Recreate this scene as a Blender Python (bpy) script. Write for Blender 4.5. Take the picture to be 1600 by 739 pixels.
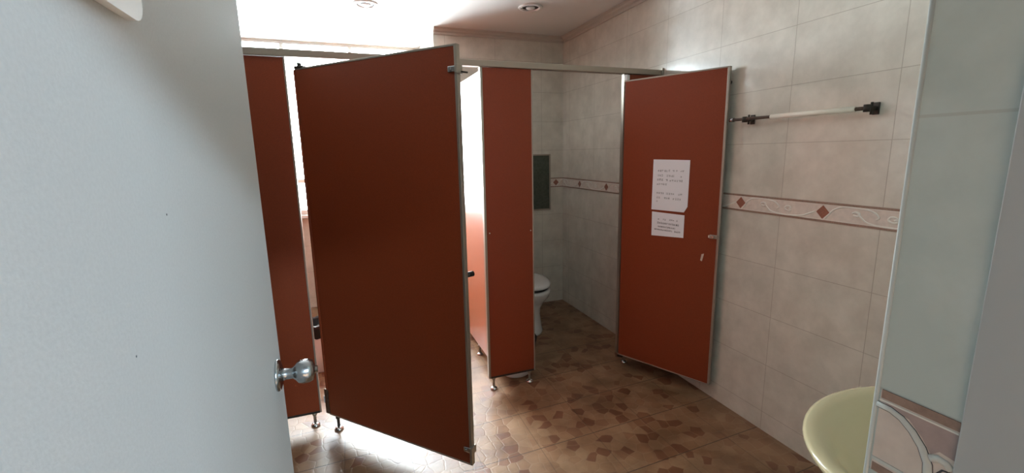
import bpy, bmesh, math, random
from mathutils import Vector, Matrix
random.seed(4)
for o in list(bpy.data.objects): bpy.data.objects.remove(o)
SC = bpy.context.scene
COL = SC.collection

# ---------------------------------------------------------------- camera
cam_d = bpy.data.cameras.new('camera'); cam = bpy.data.objects.new('camera', cam_d); COL.objects.link(cam)
cam_d.sensor_width = 36; cam_d.lens = 15.664; cam_d.clip_start = 0.02
VYc = Vector(((538-800), -(245-369.5), -696.18)).normalized()
VZc = -Vector(((871-800), -(4113-369.5), -696.18)).normalized()
VZc = (VZc - VYc*VYc.dot(VZc)).normalized()
VXc = VYc.cross(VZc)
cam.matrix_world = Matrix.Translation((0, 0, 1.5)) @ Matrix((VXc, VYc, VZc)).to_4x4()
SC.camera = cam

# ---------------------------------------------------------------- light
SC.view_settings.view_transform = 'Standard'
SC.view_settings.look = 'None'
SC.view_settings.gamma = 1.0
SC.view_settings.use_curve_mapping = False
SC.view_settings.exposure = 0.0
SKY_BRIGHT = 58.0      # open overcast sky outside the washroom window (+Y)
SKY_DIM = 0.46       # shaded, bluish side the entrance opens to (-Y)
world = bpy.data.worlds.new('overcast_sky'); SC.world = world; world.use_nodes = True
nt = world.node_tree; nt.nodes.clear()
wo = nt.nodes.new('ShaderNodeOutputWorld'); bgA = nt.nodes.new('ShaderNodeBackground'); bgB = nt.nodes.new('ShaderNodeBackground')
bgA.inputs[0].default_value = (0.86, 0.95, 1.0, 1); bgA.inputs[1].default_value = SKY_BRIGHT
bgB.inputs[0].default_value = (0.66, 0.87, 1.0, 1); bgB.inputs[1].default_value = SKY_DIM
tc = nt.nodes.new('ShaderNodeTexCoord'); sx = nt.nodes.new('ShaderNodeSeparateXYZ'); mr = nt.nodes.new('ShaderNodeMapRange')
mr.inputs[1].default_value = -0.05; mr.inputs[2].default_value = 0.15
mx = nt.nodes.new('ShaderNodeMixShader')
nt.links.new(tc.outputs['Generated'], sx.inputs[0]); nt.links.new(sx.outputs[1], mr.inputs[0]); nt.links.new(mr.outputs[0], mx.inputs[0])
nt.links.new(bgB.outputs[0], mx.inputs[1]); nt.links.new(bgA.outputs[0], mx.inputs[2]); nt.links.new(mx.outputs[0], wo.inputs[0])

def area_light(name, loc, target, sx_, sy_, power, color, portal=False):
    l = bpy.data.lights.new(name, 'AREA'); l.shape = 'RECTANGLE'; l.size = sx_; l.size_y = sy_; l.energy = power; l.color = color
    o = bpy.data.objects.new(name, l); COL.objects.link(o)
    o.location = loc; d = Vector(target) - Vector(loc)
    o.rotation_euler = d.to_track_quat('-Z', 'Y').to_euler()
    if portal: l.cycles.is_portal = True
    return o
YW = 4.76
area_light('window_portal', (-0.40, YW+0.12, 1.73), (-0.40, 0, 1.73), 2.36, 1.62, 1, (1, 1, 1), True)
# strip lamp added behind the camera for daylight through the doorway; no window built
area_light('doorway_daylight', (2.5, -6.0, 4.05), (0.0, 0.6, 1.2), 4.0, 0.42, 820, (0.64, 0.85, 1.0))

# ---------------------------------------------------------------- materials
def srgb(r, g, b):
    f = lambda c: ((c/255+0.055)/1.055)**2.4 if c/255 > 0.04045 else c/255/12.92
    return (f(r), f(g), f(b), 1)
def mat(name, col, rough=0.5, metal=0.0, spec=0.5, speck=0.0, scale=60, bump=0.0, coat=0.0, anis=0.0):
    m = bpy.data.materials.new(name); m.use_nodes = True; n = m.node_tree; b = n.nodes['Principled BSDF']
    b.inputs['Base Color'].default_value = col; b.inputs['Roughness'].default_value = rough
    b.inputs['Metallic'].default_value = metal; b.inputs['Specular IOR Level'].default_value = spec
    b.inputs['Coat Weight'].default_value = coat; b.inputs['Coat Roughness'].default_value = 0.3 if 'laminate' in name else 0.08
    if speck or bump:
        g = n.nodes.new('ShaderNodeNewGeometry'); t = n.nodes.new('ShaderNodeTexNoise')
        t.inputs['Scale'].default_value = scale; t.inputs['Detail'].default_value = 5
        n.links.new(g.outputs['Position'], t.inputs['Vector'])
        if speck:
            r = n.nodes.new('ShaderNodeMapRange'); r.inputs[1].default_value = .3; r.inputs[2].default_value = .7
            r.inputs[3].default_value = 1-speck; r.inputs[4].default_value = 1+speck
            n.links.new(t.outputs[0], r.inputs[0])
            v = n.nodes.new('ShaderNodeVectorMath'); v.operation = 'SCALE'; v.inputs[0].default_value = col[:3]
            n.links.new(r.outputs[0], v.inputs['Scale']); n.links.new(v.outputs[0], b.inputs['Base Color'])
        if bump:
            bp = n.nodes.new('ShaderNodeBump'); bp.inputs['Strength'].default_value = bump; bp.inputs['Distance'].default_value = .002
            n.links.new(t.outputs[0], bp.inputs['Height']); n.links.new(bp.outputs[0], b.inputs['Normal'])
    return m
def math_node(n, op, a, b=None, c=None):
    m = n.nodes.new('ShaderNodeMath'); m.operation = op
    for i, v in enumerate((a, b, c)):
        if v is None: continue
        if isinstance(v, (int, float)): m.inputs[i].default_value = v
        else: n.links.new(v, m.inputs[i])
    return m.outputs[0]
def line_mask(n, coord, origin, period, half):
    """1 on the grout line, 0 elsewhere"""
    t = math_node(n, 'DIVIDE', math_node(n, 'SUBTRACT', coord, origin), period)
    d = math_node(n, 'ABSOLUTE', math_node(n, 'SUBTRACT', t, math_node(n, 'ROUND', t)))
    return math_node(n, 'LESS_THAN', d, half/period)
def wall_tile(name, axis, origin, grout_depth=1.0, ca=(200, 193, 180), cb=(217, 210, 197)):
    m = bpy.data.materials.new(name); m.use_nodes = True; n = m.node_tree; b = n.nodes['Principled BSDF']
    g = n.nodes.new('ShaderNodeNewGeometry'); s = n.nodes.new('ShaderNodeSeparateXYZ'); n.links.new(g.outputs['Position'], s.inputs[0])
    u = s.outputs[axis]; z = s.outputs[2]
    mu = line_mask(n, u, origin, 0.45, 0.0014)
    up = math_node(n, 'GREATER_THAN', z, 1.215)
    zu = line_mask(n, z, 1.26, 0.266, 0.0014); zd = line_mask(n, z, 1.17, 0.266, 0.0014)
    mz = math_node(n, 'ADD', math_node(n, 'MULTIPLY', up, zu), math_node(n, 'MULTIPLY', math_node(n, 'SUBTRACT', 1, up), zd))
    line = math_node(n, 'MAXIMUM', mu, mz)
    t = n.nodes.new('ShaderNodeTexNoise'); t.inputs['Scale'].default_value = 7; t.inputs['Detail'].default_value = 6; t.inputs['Roughness'].default_value = .62
    n.links.new(g.outputs['Position'], t.inputs['Vector'])
    cr = n.nodes.new('ShaderNodeValToRGB'); cr.color_ramp.elements[0].position = .36; cr.color_ramp.elements[1].position = .66
    cr.color_ramp.elements[0].color = srgb(*ca); cr.color_ramp.elements[1].color = srgb(*cb)
    n.links.new(t.outputs[0], cr.inputs[0])
    mixc = n.nodes.new('ShaderNodeMix'); mixc.data_type = 'RGBA'
    n.links.new(math_node(n, 'MULTIPLY', line, 0.55*grout_depth), mixc.inputs[0]); n.links.new(cr.outputs[0], mixc.inputs[6]); mixc.inputs[7].default_value = srgb(150, 138, 122)
    n.links.new(mixc.outputs[2], b.inputs['Base Color'])
    b.inputs['Roughness'].default_value = 0.14; b.inputs['Specular IOR Level'].default_value = 0.45
    bp = n.nodes.new('ShaderNodeBump'); bp.inputs['Strength'].default_value = 0.5; bp.inputs['Distance'].default_value = .0015
    h = math_node(n, 'SUBTRACT', math_node(n, 'MULTIPLY', t.outputs[0], 0.25), math_node(n, 'MULTIPLY', line, .6))
    n.links.new(h, bp.inputs['Height']); n.links.new(bp.outputs[0], b.inputs['Normal'])
    return m
def floor_tile():
    m = bpy.data.materials.new('floor_tile'); m.use_nodes = True; n = m.node_tree; b = n.nodes['Principled BSDF']
    g = n.nodes.new('ShaderNodeNewGeometry'); s = n.nodes.new('ShaderNodeSeparateXYZ'); n.links.new(g.outputs['Position'], s.inputs[0])
    x, y = s.outputs[0], s.outputs[1]
    u = math_node(n, 'ADD', x, math_node(n, 'MULTIPLY', y, -0.008))
    v = math_node(n, 'SUBTRACT', y, math_node(n, 'MULTIPLY', math_node(n, 'SUBTRACT', x, 1.0), 0.048))
    line = math_node(n, 'MAXIMUM', math_node(n, 'MULTIPLY', line_mask(n, u, 0.815, 0.318, 0.0020), .55), line_mask(n, v, 1.90, 0.329, 0.0024))
    # stepping-stone print inside each tile: coarse cells, a few of them dark red-brown
    wn = n.nodes.new('ShaderNodeTexNoise'); wn.inputs['Scale'].default_value = 9; n.links.new(g.outputs['Position'], wn.inputs['Vector'])
    wv = n.nodes.new('ShaderNodeVectorMath'); wv.operation = 'SCALE'; wv.inputs['Scale'].default_value = .035; n.links.new(wn.outputs[1], wv.inputs[0])
    av = n.nodes.new('ShaderNodeVectorMath'); av.operation = 'ADD'; n.links.new(g.outputs['Position'], av.inputs[0]); n.links.new(wv.outputs[0], av.inputs[1])
    vo = n.nodes.new('ShaderNodeTexVoronoi'); vo.voronoi_dimensions = '2D'; vo.inputs['Scale'].default_value = 16; vo.inputs['Randomness'].default_value = .85
    ve = n.nodes.new('ShaderNodeTexVoronoi'); ve.voronoi_dimensions = '2D'; ve.feature = 'DISTANCE_TO_EDGE'; ve.inputs['Scale'].default_value = 16; ve.inputs['Randomness'].default_value = .85
    for q in (vo, ve): n.links.new(av.outputs[0], q.inputs['Vector'])
    sc = n.nodes.new('ShaderNodeSeparateColor'); n.links.new(vo.outputs['Color'], sc.inputs[0])
    cr = n.nodes.new('ShaderNodeValToRGB'); cr.color_ramp.interpolation = 'LINEAR'
    e = cr.color_ramp.elements; e[0].position = 0; e[0].color = srgb(122, 80, 56)
    e[1].position = 1; e[1].color = srgb(160, 128, 98)
    k = e.new(.16); k.color = srgb(130, 88, 62)
    k = e.new(.27); k.color = srgb(148, 112, 82)
    k = e.new(.6); k.color = srgb(152, 118, 88)
    n.links.new(sc.outputs[0], cr.inputs[0])
    edge = math_node(n, 'LESS_THAN', ve.outputs['Distance'], 0.05)
    m1 = n.nodes.new('ShaderNodeMix'); m1.data_type = 'RGBA'; n.links.new(math_node(n, 'MULTIPLY', edge, .45), m1.inputs[0])
    n.links.new(cr.outputs[0], m1.inputs[6]); m1.inputs[7].default_value = srgb(160, 130, 102)
    t = n.nodes.new('ShaderNodeTexNoise'); t.inputs['Scale'].default_value = 5; t.inputs['Detail'].default_value = 8; n.links.new(g.outputs['Position'], t.inputs['Vector'])
    m3 = n.nodes.new('ShaderNodeMix'); m3.data_type = 'RGBA'; m3.blend_type = 'MULTIPLY'; m3.inputs[0].default_value = .75
    c2 = n.nodes.new('ShaderNodeValToRGB'); c2.color_ramp.elements[0].position = .38; c2.color_ramp.elements[0].color = (.45, .38, .32, 1); c2.color_ramp.elements[1].position = .62; c2.color_ramp.elements[1].color = (1, 1, 1, 1)
    n.links.new(t.outputs[0], c2.inputs[0]); n.links.new(m1.outputs[2], m3.inputs[6]); n.links.new(c2.outputs[0], m3.inputs[7])
    m2 = n.nodes.new('ShaderNodeMix'); m2.data_type = 'RGBA'; n.links.new(math_node(n, 'MULTIPLY', line, .85), m2.inputs[0])
    n.links.new(m3.outputs[2], m2.inputs[6]); m2.inputs[7].default_value = srgb(64, 46, 34)
    n.links.new(m2.outputs[2], b.inputs['Base Color'])
    b.inputs['Roughness'].default_value = .40
    bp = n.nodes.new('ShaderNodeBump'); bp.inputs['Strength'].default_value = .6; bp.inputs['Distance'].default_value = .002
    hh = math_node(n, 'SUBTRACT', math_node(n, 'MULTIPLY', math_node(n, 'MINIMUM', ve.outputs['Distance'], .08), 5), line)
    n.links.new(hh, bp.inputs['Height']); n.links.new(bp.outputs[0], b.inputs['Normal'])
    return m
def thin_glass():
    m = bpy.data.materials.new('window_glass'); m.use_nodes = True; n = m.node_tree; n.nodes.clear()
    o = n.nodes.new('ShaderNodeOutputMaterial'); a = n.nodes.new('ShaderNodeBsdfTransparent'); a.inputs[0].default_value = (.95, .97, .97, 1)
    g = n.nodes.new('ShaderNodeBsdfGlossy'); g.inputs['Roughness'].default_value = .03
    f = n.nodes.new('ShaderNodeFresnel'); f.inputs[0].default_value = 1.4; mi = n.nodes.new('ShaderNodeMixShader')
    n.links.new(f.outputs[0], mi.inputs[0]); n.links.new(a.outputs[0], mi.inputs[1]); n.links.new(g.outputs[0], mi.inputs[2]); n.links.new(mi.outputs[0], o.inputs[0])
    return m
M = {}
M['tile_y'] = wall_tile('beige_wall_tile_side', 1, 1.600)
M['tile_x'] = wall_tile('beige_wall_tile_end', 0, 2.006-.225)
M['tile_jamb'] = wall_tile('wall_tile_jamb_cool_lit', 1, 1.700, .45, (190, 200, 194), (206, 214, 208))  # same beige tile, tinted cooler to paint in the bluish entrance light
M['floor'] = floor_tile()
M['glass'] = thin_glass()
M['ceil'] = mat('glossy_ceiling_panel', srgb(236, 235, 232), .16, spec=.7)
M['mould'] = mat('ceiling_moulding', srgb(190, 180, 168), .35)
M['laminate'] = mat('red_brown_laminate', srgb(132, 59, 32), .42, spec=.3, speck=.10, scale=220, bump=.15)
M['alu'] = mat('dull_aluminium', srgb(168, 160, 148), .38, metal=.75)
M['rail'] = mat('rail_aluminium', srgb(158, 146, 132), .45, metal=.4)
M['chrome'] = mat('chrome', srgb(205, 205, 205), .16, metal=1)
M['steel'] = mat('brushed_steel', srgb(176, 178, 180), .24, metal=1, bump=.1, scale=400)
M['dark'] = mat('dark_metal', srgb(58, 52, 46), .45, metal=.5)
M['rust'] = mat('tarnished_metal', srgb(92, 72, 60), .5, metal=.5, speck=.3, scale=90)
M['black'] = mat('black_plastic', srgb(22, 22, 22), .4)
M['white'] = mat('white_plastic', srgb(228, 228, 226), .35)
M['offwhite'] = mat('cream_plastic_sleeve', srgb(240, 230, 214), .35)
M['ceramic'] = mat('white_ceramic', srgb(226, 226, 224), .1, coat=.5)
M['cream'] = mat('cream_ceramic', srgb(198, 184, 148), .18, coat=.5)
M['doorpaint'] = mat('pale_grey_blue_door_paint', srgb(204, 206, 206), .62, spec=.15, speck=.03, scale=260, bump=.12)
M['frame'] = mat('grey_door_frame_paint', srgb(178, 182, 182), .4)
M['plaster'] = mat('dark_bounce_cut_wall', srgb(88, 82, 78), .8)  # unseen walls made dark to cut bounced light on the open stall door
M['concrete'] = mat('corridor_concrete', srgb(120, 118, 114), .8)
M['panelgrey'] = mat('grey_green_metal_sheet', srgb(84, 90, 80), .42, metal=.5, speck=.2, scale=50)
M['paper'] = mat('white_paper', srgb(238, 236, 240), .7)
M['ink'] = mat('dark_grey_ink', srgb(70, 66, 72), .7)
M['b_field'] = mat('pink_beige_border_glaze', srgb(216, 202, 190), .3, speck=.08, scale=45)
M['b_brown'] = mat('brown_border_strip', srgb(150, 122, 106), .35, speck=.15, scale=150)
M['b_line'] = mat('cream_relief_line', srgb(232, 226, 216), .3)
M['b_gem'] = mat('red_brown_diamond', srgb(146, 92, 74), .35, speck=.15, scale=150)
M['b_mauve'] = mat('mauve_border_glaze', srgb(168, 148, 142), .35, speck=.10, scale=70)
M['trimwhite'] = mat('pale_corner_trim', srgb(204, 206, 200), .5)
M['winframe'] = mat('white_window_frame', srgb(226, 226, 222), .35)
M['reflector'] = mat('lamp_reflector', srgb(72, 70, 68), .6, spec=.1)
M['scar'] = mat('pale_tape_residue', srgb(206, 190, 174), .8)

# ---------------------------------------------------------------- mesh helpers
class MB:
    def __init__(s): s.bm = bmesh.new(); s.mats = []
    def mi(s, m):
        if m not in s.mats: s.mats.append(m)
        return s.mats.index(m)
    def _fin(s, verts, m, mtx, bevel, smooth=False):
        fs = set(f for v in verts for f in v.link_faces); i = s.mi(m)
        for f in fs: f.material_index = i; f.smooth = smooth
        if mtx is not None: bmesh.ops.transform(s.bm, matrix=mtx, verts=list(verts))
        if bevel:
            es = set(e for v in verts for e in v.link_edges)
            r = bmesh.ops.bevel(s.bm, geom=list(es), offset=bevel, segments=2, affect='EDGES', profile=.5)
            for f in r['faces']: f.material_index = i
    def box(s, a, b, m, bevel=0, mtx=None):
        a = Vector(a); b = Vector(b); c = (a+b)/2; d = b-a
        r = bmesh.ops.create_cube(s.bm, size=1.0)
        vs = r['verts']
        bmesh.ops.transform(s.bm, matrix=Matrix.Translation(c) @ Matrix.Diagonal((abs(d.x), abs(d.y), abs(d.z), 1)), verts=vs)
        s._fin(vs, m, mtx, bevel); return s
    def rod(s, p, q, r1, m, r2=None, seg=20, mtx=None):
        p = Vector(p); q = Vector(q); d = q-p; r2 = r1 if r2 is None else r2
        r = bmesh.ops.create_cone(s.bm, cap_ends=True, segments=seg, radius1=r1, radius2=r2, depth=d.length)
        t = Matrix.Translation((p+q)/2) @ d.to_track_quat('Z', 'Y').to_matrix().to_4x4()
        vs = r['verts']; bmesh.ops.transform(s.bm, matrix=t, verts=vs)
        s._fin(vs, m, mtx, 0, False)
        for f in set(f for v in vs for f in v.link_faces):
            if len(f.verts) == 4: f.smooth = True
        return s
    def lathe(s, prof, m, origin=(0, 0, 0), axis=(0, 0, 1), seg=32, mtx=None):
        """prof: list of (radius, height along axis)"""
        t = Matrix.Translation(origin) @ Vector(axis).to_track_quat('Z', 'Y').to_matrix().to_4x4()
        if mtx is not None: t = mtx @ t
        return s.loft([[t @ Vector((r*math.cos(2*math.pi*k/seg), r*math.sin(2*math.pi*k/seg), h)) for k in range(seg)] for r, h in prof], m)
    def loft(s, rings, m, caps=(True, True), smooth=True):
        i = s.mi(m); R = [[s.bm.verts.new(p) for p in ring] for ring in rings]; n = len(R[0])
        for a, b in zip(R, R[1:]):
            for k in range(n):
                f = s.bm.faces.new((a[k], a[(k+1) % n], b[(k+1) % n], b[k])); f.material_index = i; f.smooth = smooth
        if caps[0]: f = s.bm.faces.new(list(reversed(R[0]))); f.material_index = i
        if caps[1]: f = s.bm.faces.new(R[-1]); f.material_index = i
        return s
    def tube(s, pts, r, m, seg=6, flat=1.0, normal=None):
        pts = [Vector(p) for p in pts]; rings = []
        for k, p in enumerate(pts):
            d = (pts[min(k+1, len(pts)-1)] - pts[max(k-1, 0)]).normalized()
            nrm = Vector(normal) if normal else d.orthogonal().normalized()
            side = d.cross(nrm).normalized()
            rr = r(k/(len(pts)-1)) if callable(r) else r
            rings.append([p + side*rr*math.cos(2*math.pi*j/seg) + nrm*rr*flat*math.sin(2*math.pi*j/seg) for j in range(seg)])
        return s.loft(rings, m)
    def prism(s, poly, off, m, mtx=None):
        """poly: 3d points of a planar outline, extruded by vector off"""
        i = s.mi(m); off = Vector(off)
        A = [s.bm.verts.new(Vector(p)) for p in poly]; B = [s.bm.verts.new(Vector(p)+off) for p in poly]; n = len(A)
        fs = [s.bm.faces.new(A), s.bm.faces.new(list(reversed(B)))] + [s.bm.faces.new((A[k], B[k], B[(k+1) % n], A[(k+1) % n])) for k in range(n)]
        for f in fs: f.material_index = i
        if mtx is not None: bmesh.ops.transform(s.bm, matrix=mtx, verts=A+B)
        return s
    def build(s, name, parent=None):
        bmesh.ops.recalc_face_normals(s.bm, faces=s.bm.faces)
        me = bpy.data.meshes.new(name); s.bm.to_mesh(me); s.bm.free()
        for m in s.mats: me.materials.append(m)
        o = bpy.data.objects.new(name, me); COL.objects.link(o)
        if parent is not None: o.parent = parent
        return o
def thing(name, label, cat, loc=(0, 0, 0), rz=0, group=None):
    o = bpy.data.objects.new(name, None); COL.objects.link(o); o.empty_display_size = .05
    o.location = loc; o.rotation_euler = (0, 0, rz); o['label'] = label; o['category'] = cat
    if group: o['group'] = group
    return o
def structure(mb, name, label):
    o = mb.build(name); o['kind'] = 'structure'; o['label'] = label; o['category'] = name.split('_')[0]
    return o

# ---------------------------------------------------------------- the room
XR, YB, H = 2.006, 3.983, 2.555
XL, XREC, YFR = -1.75, 0.784, 0.265
T = .12
structure(MB().box((XL-T, -3.6, -.1), (XR+1.2, YW+T, 0), M['floor']), 'floor', 'brown patterned ceramic tile floor of the washroom')
structure(MB().box((XL-T, 0.0, H), (XR+T, YW+T, H+.1), M['ceil']), 'ceiling', 'glossy white panel ceiling over the whole washroom')
structure(MB().box((XR, YFR-.05, 0), (XR+T, YB+T, H), M['tile_y']), 'wall_right', 'long beige tiled wall on the right with the towel bar')
structure(MB().box((XREC, YB, 0), (XR, YW+T, H), M['tile_x']), 'wall_back', 'beige tiled end wall behind the open toilet stall')
structure(MB().box((XL-T, YFR, 0), (XL, YW+T, H), M['plaster']), 'wall_left', 'unseen wall behind the entrance door, darkened to cut bounced light')
WX0, WX1, WZ0, WZ1 = -1.55, 0.775, 0.95, 2.548
b = MB()
b.box((XL, YW, 0), (XREC, YW+T, WZ0), M['tile_x']).box((XL, YW, WZ1), (XREC, YW+T, H), M['tile_x'])
b.box((XL, YW, WZ0), (WX0, YW+T, WZ1), M['tile_x']).box((WX1, YW, WZ0), (XREC, YW+T, WZ1), M['tile_x'])
structure(b, 'wall_window', 'beige tiled wall under and around the bright window')
# front wall, deep reveal of the entrance opening
JX, HX0, HZ, YO = 0.49, -0.25, 1.93, -0.30
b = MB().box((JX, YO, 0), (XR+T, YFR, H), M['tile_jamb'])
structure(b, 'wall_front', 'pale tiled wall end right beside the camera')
b = MB().box((XL-T, YO, 0), (HX0, YFR, H), M['plaster']).box((HX0, YO, HZ), (JX, YFR, H), M['plaster'])
structure(b, 'wall_entrance', 'plaster wall and header over the entrance opening, darkened to cut bounced light')
# steel door frame on the right jamb (nearer part of the reveal)
b = MB().box((JX-.004, YO-.01, 0), (JX+.002, .196, HZ), M['frame'], .001).box((JX-.012, -.02, 0), (JX-.003, .03, HZ), M['frame'], .002)
structure(b, 'trim_1', 'grey painted steel door frame at the right edge of the view')
b = MB().rod((JX+.001, YFR-.001, 0), (JX+.001, YFR-.001, HZ), .0025, M['trimwhite'], seg=12)
structure(b, 'trim_2', 'white rounded corner strip on the near tiled wall end')

# ceiling moulding
def mould(name, p, q, inward, label):
    p = Vector(p); q = Vector(q); iw = Vector(inward); Z = Vector((0, 0, 1))
    prof = [(0, 0), (.042, 0), (.042, -.006), (.03, -.014), (.026, -.026), (.012, -.034), (.012, -.052), (0, -.052)]
    b = MB(); b.loft([[e + iw*a + Z*h for a, h in prof] for e in (p, q)], M['mould'], smooth=False)
    structure(b, name, label)
mould('trim_3', (XREC, YB, H), (XR, YB, H), (0, -1, 0), 'ceiling moulding along the end wall')
mould('trim_4', (XR, YFR, H), (XR, YB-.042, H), (-1, 0, 0), 'ceiling moulding along the long right wall')

# decorative tile border: (P(s,t), outward) maps tile space to the wall
def border(name, label, P, out, s0, s1, phase, step=.45):
    """s runs along the wall in metres, t = 0..1 over the border height; pattern repeats every 0.45 m"""
    out = Vector(out); b = MB(); o1 = out*.0015
    def quad(sa, ta, sb, tb, m, k=1.0):
        b.prism([P(sa, ta), P(sb, ta), P(sb, tb), P(sa, tb)], out*.0015*k, m)
    quad(s0, 0, s1, 1, M['b_field'])
    quad(s0, .90, s1, 1.0, M['b_brown'], 2); quad(s0, 0, s1, .10, M['b_brown'], 2)
    quad(s0, .862, s1, .882, M['b_line'], 2); quad(s0, .118, s1, .138, M['b_line'], 2)
    k0 = int(math.floor((s0-phase)/step))-1; k1 = int(math.ceil((s1-phase)/step))+1
    def spline(cs):
        res = []
        for i in range(len(cs)-1):
            a = cs[max(i-1, 0)]; c = cs[i]; d = cs[i+1]; e = cs[min(i+2, len(cs)-1)]
            for j in range(6):
                t = j/6
                res.append(tuple(.5*((2*c[q]) + (-a[q]+d[q])*t + (2*a[q]-5*c[q]+4*d[q]-e[q])*t*t + (-a[q]+3*c[q]-3*d[q]+e[q])*t**3) for q in (0, 1)))
        res.append(cs[-1]); return res
    curves = [[(.02, .14), (.06, .40), (.10, .64), (.17, .82), (.26, .86), (.40, .83), (.47, .72), (.51, .52), (.49, .42)],
              [(.28, .60), (.31, .66), (.345, .60), (.33, .48), (.29, .50)],
              [(.33, .60), (.36, .44), (.41, .24), (.50, .14), (.66, .13), (.78, .20), (.86, .36), (.925, .50)],
              [(.66, .40), (.62, .36), (.585, .46), (.60, .60), (.64, .60), (.65, .50), (.63, .47)]]
    for k in range(k0, k1+1):
        base = phase + k*step
        for cv in curves:
            pts = [(base+s*step, t) for s, t in spline(cv)]
            pts = [q for q in pts if s0+.001 <= q[0] <= s1-.001]
            if len(pts) > 3: b.tube([Vector(P(s, t)) + o1*1.1 for s, t in pts], .0040, M['b_line'], flat=.6, normal=out)
        c = base
        if s0+.03 < c < s1-.03:
            b.prism([P(c-.030, .5), P(c, .16), P(c+.030, .5), P(c, .84)], out*.003, M['b_gem'])
    structure(b, name, label)
zb = lambda t: 1.17+.09*t
border('trim_5', 'pink and brown patterned tile border on the long right wall', lambda s, t: (XR-.0002, -s, zb(t)), (-1, 0, 0), -(YB-.001), -(YFR+.02), -1.837)
border('trim_6', 'pink and brown patterned tile border on the end wall', lambda s, t: (s, YB-.0002, zb(t)), (0, -1, 0), XREC+.001, XR-.004, 1.93)
# close-up border piece on the reveal: brown strip, thin line, thick white scroll over pink and mauve
b = MB(); X0 = JX-.0002; y0, y1 = .197, YFR-.005
def J(y, t): return (X0, y, zb(t))
def jq(ya, ta, yb, tb, m, k): b.prism([J(ya, ta), J(yb, ta), J(yb, tb), J(ya, tb)], (-.0004*k, 0, 0), m)
jq(y0, 0, y1, 1, M['b_field'], 1); jq(y0, .90, y1-.001, 1.0, M['b_brown'], 2); jq(y0, 0, y1-.001, .10, M['b_brown'], 2)
jq(y0, .865, y1, .885, M['b_line'], 3); jq(y0, .13, y1, .17, M['trimwhite'], 3)
b.prism([J(y1-.002, .862), J(y0, .862), J(y0, .58), J(.208, .60), J(.214, .53), (J(.222, .66)), J(.234, .79)], (-.0006, 0, 0), M['b_mauve'])
crv = [(.262, 1.243), (.250, 1.2425), (.240, 1.239), (.230, 1.231), (.221, 1.220), (.215, 1.207), (.213, 1.19), (.214, 1.175)]
b.tube([(X0-.0006, y, z) for y, z in crv], lambda t: .0030+.0012*t, M['trimwhite'], seg=8, flat=.5, normal=(-1, 0, 0))
b.tube([(X0-.0007, y, z) for y, z in crv], lambda t: .0033+.0013*t, M['ink'], seg=8, flat=.15, normal=(-1, 0, 0))
arc = [(.214, 1.214), (.208, 1.217), (.202, 1.216), (.1975, 1.212)]
b.tube([(X0-.0008, y, z) for y, z in arc], .0035, M['trimwhite'], seg=8, flat=.5, normal=(-1, 0, 0))
sp = [(.1985, 1.209), (.204, 1.208), (.2075, 1.202), (.207, 1.194), (.203, 1.190), (.199, 1.193), (.1985, 1.198)]
b.tube([(X0-.0006, y, z) for y, z in sp], .0009, M['ink'], seg=6, flat=.5, normal=(-1, 0, 0))
structure(b, 'trim_7', 'close-up piece of patterned border tile on the near tiled wall end')

# window
b = MB(); f = .045
b.box((WX0, YW+.02, WZ0), (WX0+f, YW+.09, WZ1), M['winframe']).box((WX1-f, YW+.02, WZ0), (WX1, YW+.09, WZ1), M['winframe'])
b.box((WX0, YW+.02, WZ0), (WX1, YW+.09, WZ0+f), M['winframe']).box((WX0, YW+.02, WZ1-.02), (WX1, YW+.09, WZ1), M['winframe'])
for x in (-1.05, -.464, .13): b.box((x-.016, YW+.03, WZ0+f), (x+.016, YW+.08, WZ1-.02), M['winframe'])
b.box((WX0+f, YW+.03, 1.255), (WX1-f, YW+.08, 1.295), M['winframe'])
win = structure(b, 'window_1', 'bright white framed window behind the left stalls')
g = MB().box((WX0+f, YW+.052, WZ0+f), (WX1-f, YW+.056, WZ1-.02), M['glass']).build('window_glass', win)
MB().box((WX0-.02, YW-.05, WZ0-.03), (WX1+.02, YW+.03, WZ0), M['winframe'], .004).build('window_sill', win)

# ---------------------------------------------------------------- toilet stalls
YF, Z0, Z1 = 2.54, .082, 1.985
def foot(parent, x, y, ztop, m1='alu', name='leveling_foot'):
    b = MB().rod((x, y, .016), (x, y, ztop+.012), .008, M[m1], seg=12)
    b.lathe([(.0001, 0), (.024, 0), (.025, .006), (.018, .014), (.009, .018), (.0001, .018)], M['chrome'], (x, y, 0), seg=20)
    b.lathe([(.0001, 0), (.013, 0), (.013, .014), (.0001, .014)], M[m1], (x, y, ztop-.014), seg=12)
    return b.build(name, parent)
def pilaster(name, x0, x1, label, feet, bolts=()):
    t = thing(name, label, 'stall panel', ((x0+x1)/2, YF, 0)); cx = (x0+x1)/2
    a, c = x0-cx, x1-cx
    MB().box((a+.008, 0, Z0+.006), (c-.008, .022, Z1-.001), M['laminate'], .001).build('panel', t)
    MB().box((a, -.004, Z0), (a+.014, .026, Z1), M['alu'], .002).build('edge_trim', t)
    MB().box((c-.009, -.002, Z0), (c, .024, Z1), M['alu'], .002).build('edge_trim', t)
    MB().box((a+.014, -.002, Z0-.002), (c-.009, .024, Z0+.010), M['dark'], .001).build('bottom_trim', t)
    for fx in feet: foot(t, fx-cx, .011, Z0)
    for bx, bz in bolts: MB().lathe([(.0001, 0), (.006, 0), (.005, .004), (.0001, .005)], M['chrome'], (bx-cx, .001, bz), (0, -1, 0), 12).build('bolt', t)
    return t
pilaster('stall_pilaster', -.56, -.236, 'narrow dark red-brown stall panel between the grey entrance door and the wide open stall door', (-.50, -.275))
pilaster('stall_pilaster', .755, 1.078, 'narrow red-brown middle stall panel on two metal feet, left of the open toilet stall', (.79, 1.04), ((.787, 1.027), (1.056, 1.025)))
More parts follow.
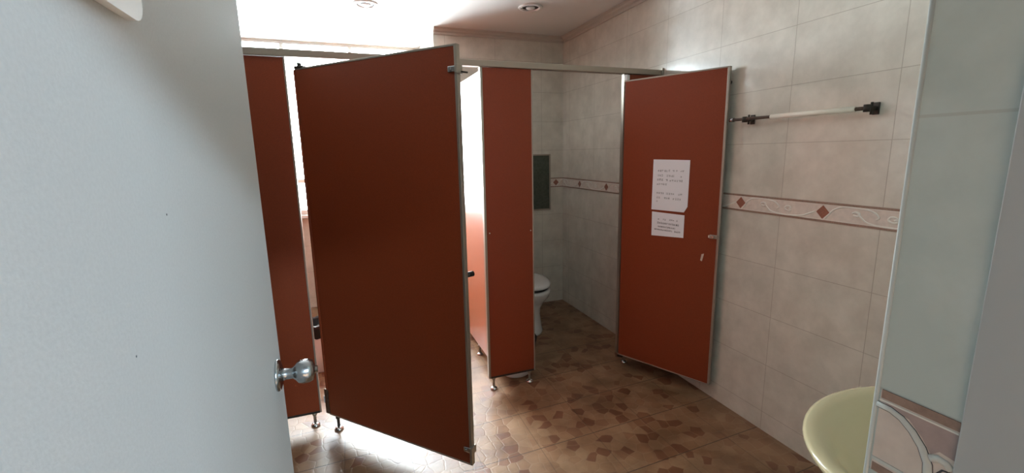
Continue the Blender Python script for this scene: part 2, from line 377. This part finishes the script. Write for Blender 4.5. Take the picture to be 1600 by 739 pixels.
pilaster('stall_pilaster', 1.712, XR-.001, 'narrow red-brown stall panel against the right wall, mostly covered by the door with paper notices', (1.78,))
def partition(x, y1, label):
    t = thing('stall_partition', label, 'stall partition', (x, YF+.03, 0))
    MB().box((-.011, 0, Z0+.006), (.011, y1-YF-.034, Z1+.02), M['part'], .001).build('panel', t)
    MB().box((-.013, 0, Z1+.012), (.013, y1-YF-.034, Z1+.03), M['alu'], .002).build('top_trim', t)
    foot(t, 0, y1-YF-.35, Z0); foot(t, 0, .5, Z0)
M['part'] = mat('glare_lightened_laminate', srgb(180, 100, 70), .24, spec=1.0, speck=.06, scale=220, coat=1.0)  # same laminate as the doors, coloured lighter to paint in window glare
partition(.848, YB, 'glossy partition seen through the gap left of the middle stall panel, its laminate lightened for the window glare')
partition(-.47, YW, 'stall partition running back to the window behind the dark left stall panel')
# header rail
t = thing('header_rail', 'long grey aluminium header rail running above the stall fronts to the right wall', 'rail', (0, YF, Z1))
MB().box((XL+.002, -.012, .001), (XR-.002, .032, .036), M['rail'], .003).build('rail', t)
MB().box((XR-.014, -.02, .0005), (XR-.0015, .04, .046), M['alu'], .002).build('wall_bracket', t)

def stall_door(label, hx, hy, ex, ey, z0, z1, thick_side):
    """panel from the hinge (hx,hy) to the free edge (ex,ey); local +X runs from hinge to free edge, visible face at local y=0"""
    L = math.hypot(ex-hx, ey-hy); t = thing('stall_door', label, 'stall door', (hx, hy, 0), math.atan2(ey-hy, ex-hx))
    w = .020*thick_side; ya, yb = sorted((0, w)); fa, fb = ya-.002, yb+.002
    MB().box((.006, ya, z0+.006), (L-.008, yb, z1-.006), M['laminate'], .001).build('panel', t)
    MB().box((0, fa, z1-.009), (L, fb, z1), M['alu'], .0015).build('top_trim', t)
    MB().box((L-.013, fa, z0), (L, fb, z1), M['alu'], .002).build('edge_trim', t)
    MB().box((0, fa, z0), (L, fb, z0+.007), M['alu'], .0015).build('bottom_trim', t)
    return t, L
# wide door of the left stall, swung out towards the camera
d2, L2 = stall_door('wide dark red-brown stall door standing open towards the camera in the middle of the view', -.192, 2.492, .441, 1.79, .085, 1.925, 1)
MB().box((-.012, -.002, .092), (.000, .022, 1.92), M['laminate'], .004).build('hinge_edge', d2)
b = MB().box((.000, -.006, 1.922), (.055, .026, 1.934), M['dark'], .003).rod((.022, .01, 1.93), (.022, .01, 1.950), .010, M['dark'])
b.build('top_hinge', d2)
b = MB().box((-.026, -.004, .088), (.0, .024, .235), M['rust'], .004).box((-.034, -.004, .15), (-.028, .024, .19), M['ceramic'], .004)
b.build('bottom_hinge', d2)
foot(d2, .05, .012, .085, 'dark', 'pivot_foot')
for z, nm in ((1.83, 'top_clip'), (.165, 'bottom_clip')):
    b = MB().box((L2-.040, -.010, z-.012), (L2+.003, -.001, z+.012), M['chrome'], .003).box((L2-.004, -.014, z-.018), (L2+.008, .026, z+.018), M['alu'], .002)
    b.rod((L2-.028, -.010, z), (L2-.028, -.014, z), .007, M['steel'], seg=12)
    if nm == 'top_clip': b.rod((L2+.002, .016, z-.008), (L2+.034, .022, z-.014), .0035, M['dark'], seg=8)
    b.build(nm, d2)
b = MB().box((L2-.06, .022, .965), (L2-.01, .034, 1.0), M['chrome'], .003).rod((L2-.02, .034, .985), (L2-.006, .07, .985), .012, M['black'], seg=16)
b.build('latch', d2)
# door with the notices
d3, L3 = stall_door('red-brown stall door with two paper notices, swung back against the right wall', 1.690, 2.500, 1.957, 1.925, .10, 1.937, 1)
b = MB().box((.0, -.004, 1.937), (.022, .024, 1.972), M['white'], .002); b.build('top_hinge', d3)
b = MB().box((.0, -.004, .085), (.035, .024, .10), M['dark'], .002); b.build('bottom_hinge', d3)
b = MB().box((L3-.052, -.012, 1.000), (L3-.004, -.001, 1.022), M['alu'], .003).rod((L3-.03, -.012, 1.011), (L3-.03, -.02, 1.011), .007, M['chrome'], seg=14)
b.box((L3-.058, -.010, 1.004), (L3-.05, -.003, 1.018), M['offwhite'], .001); b.build('latch', d3)
b = MB().rod((L3-.02, .022, 1.86), (L3-.008, .042, 1.855), .011, M['black'], seg=14); b.build('rubber_bumper', d3)
b = MB().prism([(L3-.098, -.0012, .862), (L3-.088, -.0012, .858), (L3-.078, -.0012, .905), (L3-.092, -.0012, .900)], (0, .0010, 0), M['scar']); b.build('chipped_patch', d3)

# paper notices (flat sheets, thin, taped on the door), illegible rows of handwriting-like print kept as strokes
def notice(label, corners, rows, seed):
    """corners and rows in door space (u along the door, z up)"""
    t = thing('paper_notice', label, 'notice', (1.690, 2.500, 0), d3.rotation_euler.z, 'paper notices on the stall door')
    rnd = random.Random(seed); b = MB().prism([(u, -.0030, z) for u, z in corners], (0, .0008, 0), M['paper'])
    for u0, u1, z, h, bold, drop in rows:
        u = u0
        while u < u1-.004:
            w = h*rnd.uniform(.85, 1.05)
            if rnd.random() > .10:
                zz = z - drop*(u-u0)
                lw = .0011 if bold else .0007
                for q in range(5):
                    if rnd.random() < .5:
                        a = rnd.uniform(.0, .9)*h; b.box((u, -.0034, zz+a), (u+w*.85, -.0030, zz+a+lw), M['ink'])
                    else:
                        a = rnd.uniform(.1, .8)*w; b.box((u+a, -.0034, zz), (u+a+lw, -.0030, zz+h*rnd.uniform(.6, 1)), M['ink'])
            u += w*1.05
    b.build('sheet', t)
notice('large white paper notice on the stall door, its lower right corner cut off', [(.216, 1.141), (.424, 1.137), (.444, 1.172), (.446, 1.444), (.218, 1.449)],
       [(.250, .305, 1.375, .013, 0, .02), (.318, .352, 1.376, .013, 0, .02), (.365, .378, 1.376, .012, 0, 0), (.392, .408, 1.374, .012, 0, 0),
        (.248, .285, 1.347, .013, 0, .02), (.305, .362, 1.345, .013, 0, .02), (.392, .406, 1.342, .012, 0, 0),
        (.246, .318, 1.320, .014, 1, .02), (.326, .408, 1.317, .014, 0, .02), (.246, .312, 1.294, .013, 0, .02),
        (.246, .292, 1.240, .013, 0, .02), (.308, .370, 1.238, .013, 0, .02), (.384, .404, 1.236, .013, 0, .02),
        (.246, .282, 1.213, .013, 0, .02), (.296, .338, 1.211, .013, 0, .02), (.352, .402, 1.208, .013, 0, .02), (.246, .258, 1.190, .010, 0, 0)], 3)
notice('small white paper notice on the stall door, right below the large one', [(.2225, .977), (.4285, .983), (.429, 1.120), (.221, 1.128)],
       [(.262, .315, 1.079, .011, 0, .04), (.335, .385, 1.079, .011, 0, .04), (.245, .40, 1.056, .012, 1, .04),
        (.262, .375, 1.034, .009, 1, .04), (.240, .410, 1.015, .010, 1, .04)], 8)

# unseen closed stall front behind the entrance door, added to block window light
pilaster('stall_pilaster', XL+.002, -1.30, 'unseen red-brown stall panel against the left wall, added to block window light', (-1.40,))
dc, _ = stall_door('closed red-brown stall door hidden behind the grey entrance door, added to block window light', -1.292, 2.541, -.567, 2.541, .085, 1.94, 1)
foot(dc, .05, .011, .085, 'dark', 'pivot_foot')
# ---------------------------------------------------------------- things in and by the stalls
def ellring(cx, cy, z, a, bf, bb, n=40):
    """egg outline: bf = reach to the front (-Y), bb = reach to the back (+Y)"""
    return [Vector((cx+a*math.cos(2*math.pi*k/n), cy+(bb if math.sin(2*math.pi*k/n) > 0 else bf)*math.sin(2*math.pi*k/n), z)) for k in range(n)]
t = thing('toilet', 'white ceramic toilet with closed lid inside the open stall behind the middle panel', 'toilet', (1.37, 3.42, 0))
b = MB(); R = lambda z, a, bf, bb: ellring(0, 0, z, a, bf, bb)
b.loft([R(0, .125, .20, .33), R(.02, .128, .205, .33), R(.05, .120, .19, .33), R(.16, .112, .165, .32), R(.22, .118, .175, .32), R(.28, .150, .22, .33), R(.33, .180, .275, .33), R(.375, .190, .30, .33), R(.395, .188, .298, .33), R(.400, .175, .28, .32)], M['ceramic'])
b.build('bowl', t)
b = MB(); b.loft([R(.401, .170, .272, .22), R(.405, .175, .278, .225), R(.418, .175, .278, .225), R(.421, .165, .265, .215)], M['black']); b.build('seat', t)
b = MB(); b.loft([R(.4225, .180, .292, .225), R(.428, .190, .302, .23), R(.444, .188, .300, .23), R(.455, .170, .275, .215), R(.462, .12, .20, .16), R(.464, .02, .03, .03)], M['ceramic']); b.build('lid', t)
b = MB().box((-.19, .335, .36), (.19, .535, .72), M['ceramic'], .02); k = b.build('tank', t)
MB().box((-.20, .325, .722), (.20, .545, .755), M['ceramic'], .01).build('tank_lid', k)
MB().rod((-.13, .335, .66), (-.13, .315, .66), .012, M['chrome'], seg=12).box((-.14, .308, .652), (-.06, .318, .668), M['chrome'], .003).build('flush_lever', k)

def waste_bin(label, x, y, r0, r1, h, liner):
    t = thing('waste_bin', label, 'bin', (x, y, 0))
    b = MB(); b.lathe([(.0001, 0), (r0*.93, 0), (r0, .008), (r1, h), (r1-.004, h), (r0-.004, .012), (.0001, .010)], M['white'] if liner else M['offwhite']); b.build('bucket', t)
    hh = h-liner
    rr = lambda z: r0+(r1-r0)*z/h
    b = MB(); n = 36
    rings = []
    for z, d in ((hh, .0035), (hh+.01, .003), (h-.01, .005), (h+.012, .004), (h+.014, -.002), (h-.01, -.008), (h-.05, -.012)):
        rings.append([Vector(((rr(z)+d+.0022*math.sin(k*5.3+z*60))*math.cos(2*math.pi*k/n), (rr(z)+d+.0022*math.sin(k*5.3+z*60))*math.sin(2*math.pi*k/n), z+.004*math.sin(k*2.1))) for k in range(n)])
    b.loft(rings, M['black'], caps=(False, False)); b.build('bin_liner', t)
    return t
waste_bin('white round waste bin with black liner, just behind the feet of the middle stall panel', 1.004, 2.722, .105, .146, .245, .15)
waste_bin('small waste bin with black liner in the slit left of the wide open door', -.262, 3.30, .085, .110, .345, .08)

t = thing('access_panel', 'grey-green metal access panel on the end wall above the toilet', 'panel', (1.70, YB-.001, 1.22))
MB().box((-.158, -.012, -.262), (.158, 0, .262), M['panelgrey'], .003).build('door_leaf', t)
b = MB()
for a, c in (((-.166, -.018, -.27), (-.152, 0, .27)), ((.152, -.018, -.27), (.166, 0, .27)), ((-.152, -.018, .256), (.152, 0, .27)), ((-.152, -.018, -.27), (.152, 0, -.256))): b.box(a, c, M['rail'], .002)
b.build('frame', t)

# towel bar
t = thing('towel_bar', 'metal towel bar half covered by a cream sleeve on the right tiled wall', 'towel bar', (XR-.001, 0, 1.650))
MB().rod((-.056, 1.87, .003), (-.056, 1.219, .0), .0075, M['rust'], seg=16).build('bar', t)
MB().rod((-.056, 1.648, .001), (-.056, 1.262, 0), .0115, M['offwhite'], seg=18).build('sleeve', t)
for y in (1.800, 1.219):
    b = MB().box((-.006, y-.014, -.024), (0, y+.014, .024), M['dark'], .003).rod((-.004, y, 0), (-.050, y, 0), .0085, M['dark'], seg=14)
    b.rod((-.057, y, -.014), (-.057, y, .014), .0125, M['dark'], seg=16)
    b.rod((-.030, y, -.024), (-.030, y, .024), .005, M['dark'], seg=10)
    b.build('bracket', t)
MB().rod((-.056, 1.87, .003), (-.056, 1.895, .003), .011, M['steel'], seg=16).build('end_cap', t)

# wash basin behind the near wall end
t = thing('wash_basin', 'cream ceramic wash basin low at the right behind the near tiled wall end', 'basin', (1.30, .50, 0))
n = 56
def bring(z, a, bf, inset=0, back=.222):
    return [Vector((a*math.cos(2*math.pi*k/n), (bf if math.sin(2*math.pi*k/n) > 0 else back)*(abs(math.sin(2*math.pi*k/n))**(1 if math.sin(2*math.pi*k/n) > 0 else .45))*(1 if math.sin(2*math.pi*k/n) > 0 else -1), z)) for k in range(n)]
b = MB()
b.loft([bring(.60, .10, .04, back=.20), bring(.63, .19, .12, back=.22), bring(.68, .27, .20, back=.225), bring(.74, .335, .265, back=.23), bring(.775, .362, .288, back=.233), bring(.792, .371, .296, back=.234), bring(.800, .370, .295, back=.234),
        bring(.802, .362, .287, back=.23), bring(.797, .335, .258, back=.10), bring(.77, .305, .23, back=.09), bring(.72, .25, .18, back=.07), bring(.68, .16, .11, back=.05), bring(.670, .05, .04, back=.03)], M['cream'])
b.build('bowl', t)
b = MB().lathe([(.0001, 0), (.021, 0), (.019, .004), (.0001, .005)], M['chrome'], (0, 0, .672), seg=20); b.build('drain', t)
b = MB().lathe([(.026, 0), (.024, .01), (.016, .014), (.015, .09), (.0001, .095)], M['chrome'], (0, -.165, .802), seg=20)
b.tube([(0, -.165, .86), (0, -.13, .885), (0, -.09, .885), (0, -.065, .872), (0, -.06, .855)], .010, M['chrome'], seg=12); b.box((-.01, -.175, .895), (.01, -.12, .903), M['chrome'], .002)
b.build('faucet', t)
MB().rod((0, -.02, .60), (0, -.02, .42), .018, M['chrome'], seg=16).rod((0, -.02, .42), (0, -.234, .42), .016, M['chrome'], seg=16).build('drain_pipe', t)

# recessed ceiling lamps, switched off
for x, y, lab in ((.226, 3.52, 'recessed round ceiling lamp in the bright ceiling above the wide stall door'), (1.37, 3.25, 'recessed round ceiling lamp in the grey ceiling near the end wall')):
    t = thing('ceiling_lamp', lab, 'lamp', (x, y, H), group='recessed ceiling lamps')
    MB().lathe([(.086, 0), (.090, -.004), (.086, -.009), (.066, -.011), (.060, -.006), (.060, 0)], M['white'], seg=40).build('trim_ring', t)
    MB().lathe([(.060, -.003), (.050, -.0045), (.034, -.005), (.0001, -.005)], M['reflector'], seg=40).build('reflector', t)
    MB().lathe([(.034, -.005), (.033, -.010), (.024, -.014), (.0001, -.016)], M['white'], seg=28).build('bulb', t)

# ---------------------------------------------------------------- entrance door, standing open on the left
DX, DY0, DY1 = -.192, .24, 1.187
t = thing('entrance_door', 'large pale grey-blue entrance door with a round steel knob standing open on the left', 'door', (DX, DY0, 0))
W = DY1-DY0
MB().box((-.042, 0, .008), (0, W, HZ-.006), M['doorpaint'], .002).build('door_leaf', t)
ky = W-.070; kz = .992
b = MB().lathe([(.0001, 0), (.037, 0), (.038, .003), (.034, .008), (.024, .011), (.018, .010), (.0001, .010)], M['steel'], (0, ky, kz), (1, 0, 0), 40)
k = b.build('rosette', t)
b = MB().lathe([(.016, .008), (.013, .018), (.013, .034), (.018, .040), (.026, .046), (.0285, .056), (.028, .070), (.0235, .079), (.012, .083), (.009, .084), (.0085, .089), (.0001, .090)], M['steel'], (0, ky, kz), (1, 0, 0), 40)
b.build('knob', t)
MB().box((-.03, W-.0005, kz-.06), (-.012, W+.0015, kz+.06), M['steel'], .0005).box((-.028, W, kz-.012), (-.014, W+.010, kz+.012), M['steel'], .002).build('latch_plate', t)
for z in (.25, 1.0, 1.72): MB().rod((.004, -.004, z-.05), (.004, -.004, z+.05), .007, M['steel'], seg=14).build('hinge', t)
for yy, zz, r in ((.60-DY0, 1.44, .0014), (.475-DY0, 1.325, .0012)): MB().lathe([(.0001, 0), (r, 0), (.0001, .0004)], M['ink'], (0, yy, zz), (1, 0, 0), 8).build('dirt_speck', t)
# rounded plate fixed high on the entrance door
def rounded(y0, z0, y1, z1, r, n=6):
    pts = []
    for cy, cz, a0 in ((y1-r, z0+r, -90), (y1-r, z1-r, 0), (y0+r, z1-r, 90), (y0+r, z0+r, 180)):
        for i in range(n+1):
            a = math.radians(a0+90*i/n); pts.append((cy+r*math.cos(a), cz+r*math.sin(a)))
    return pts
t = thing('door_plate', 'rounded pale plate fixed on the entrance door at the top edge of the view', 'plate', (DX+.0005, 0, 0))
MB().prism([(0, y, z) for y, z in rounded(.36, 1.637, .595, 1.86, .022)], (.009, 0, 0), M['white']).build('plate', t)
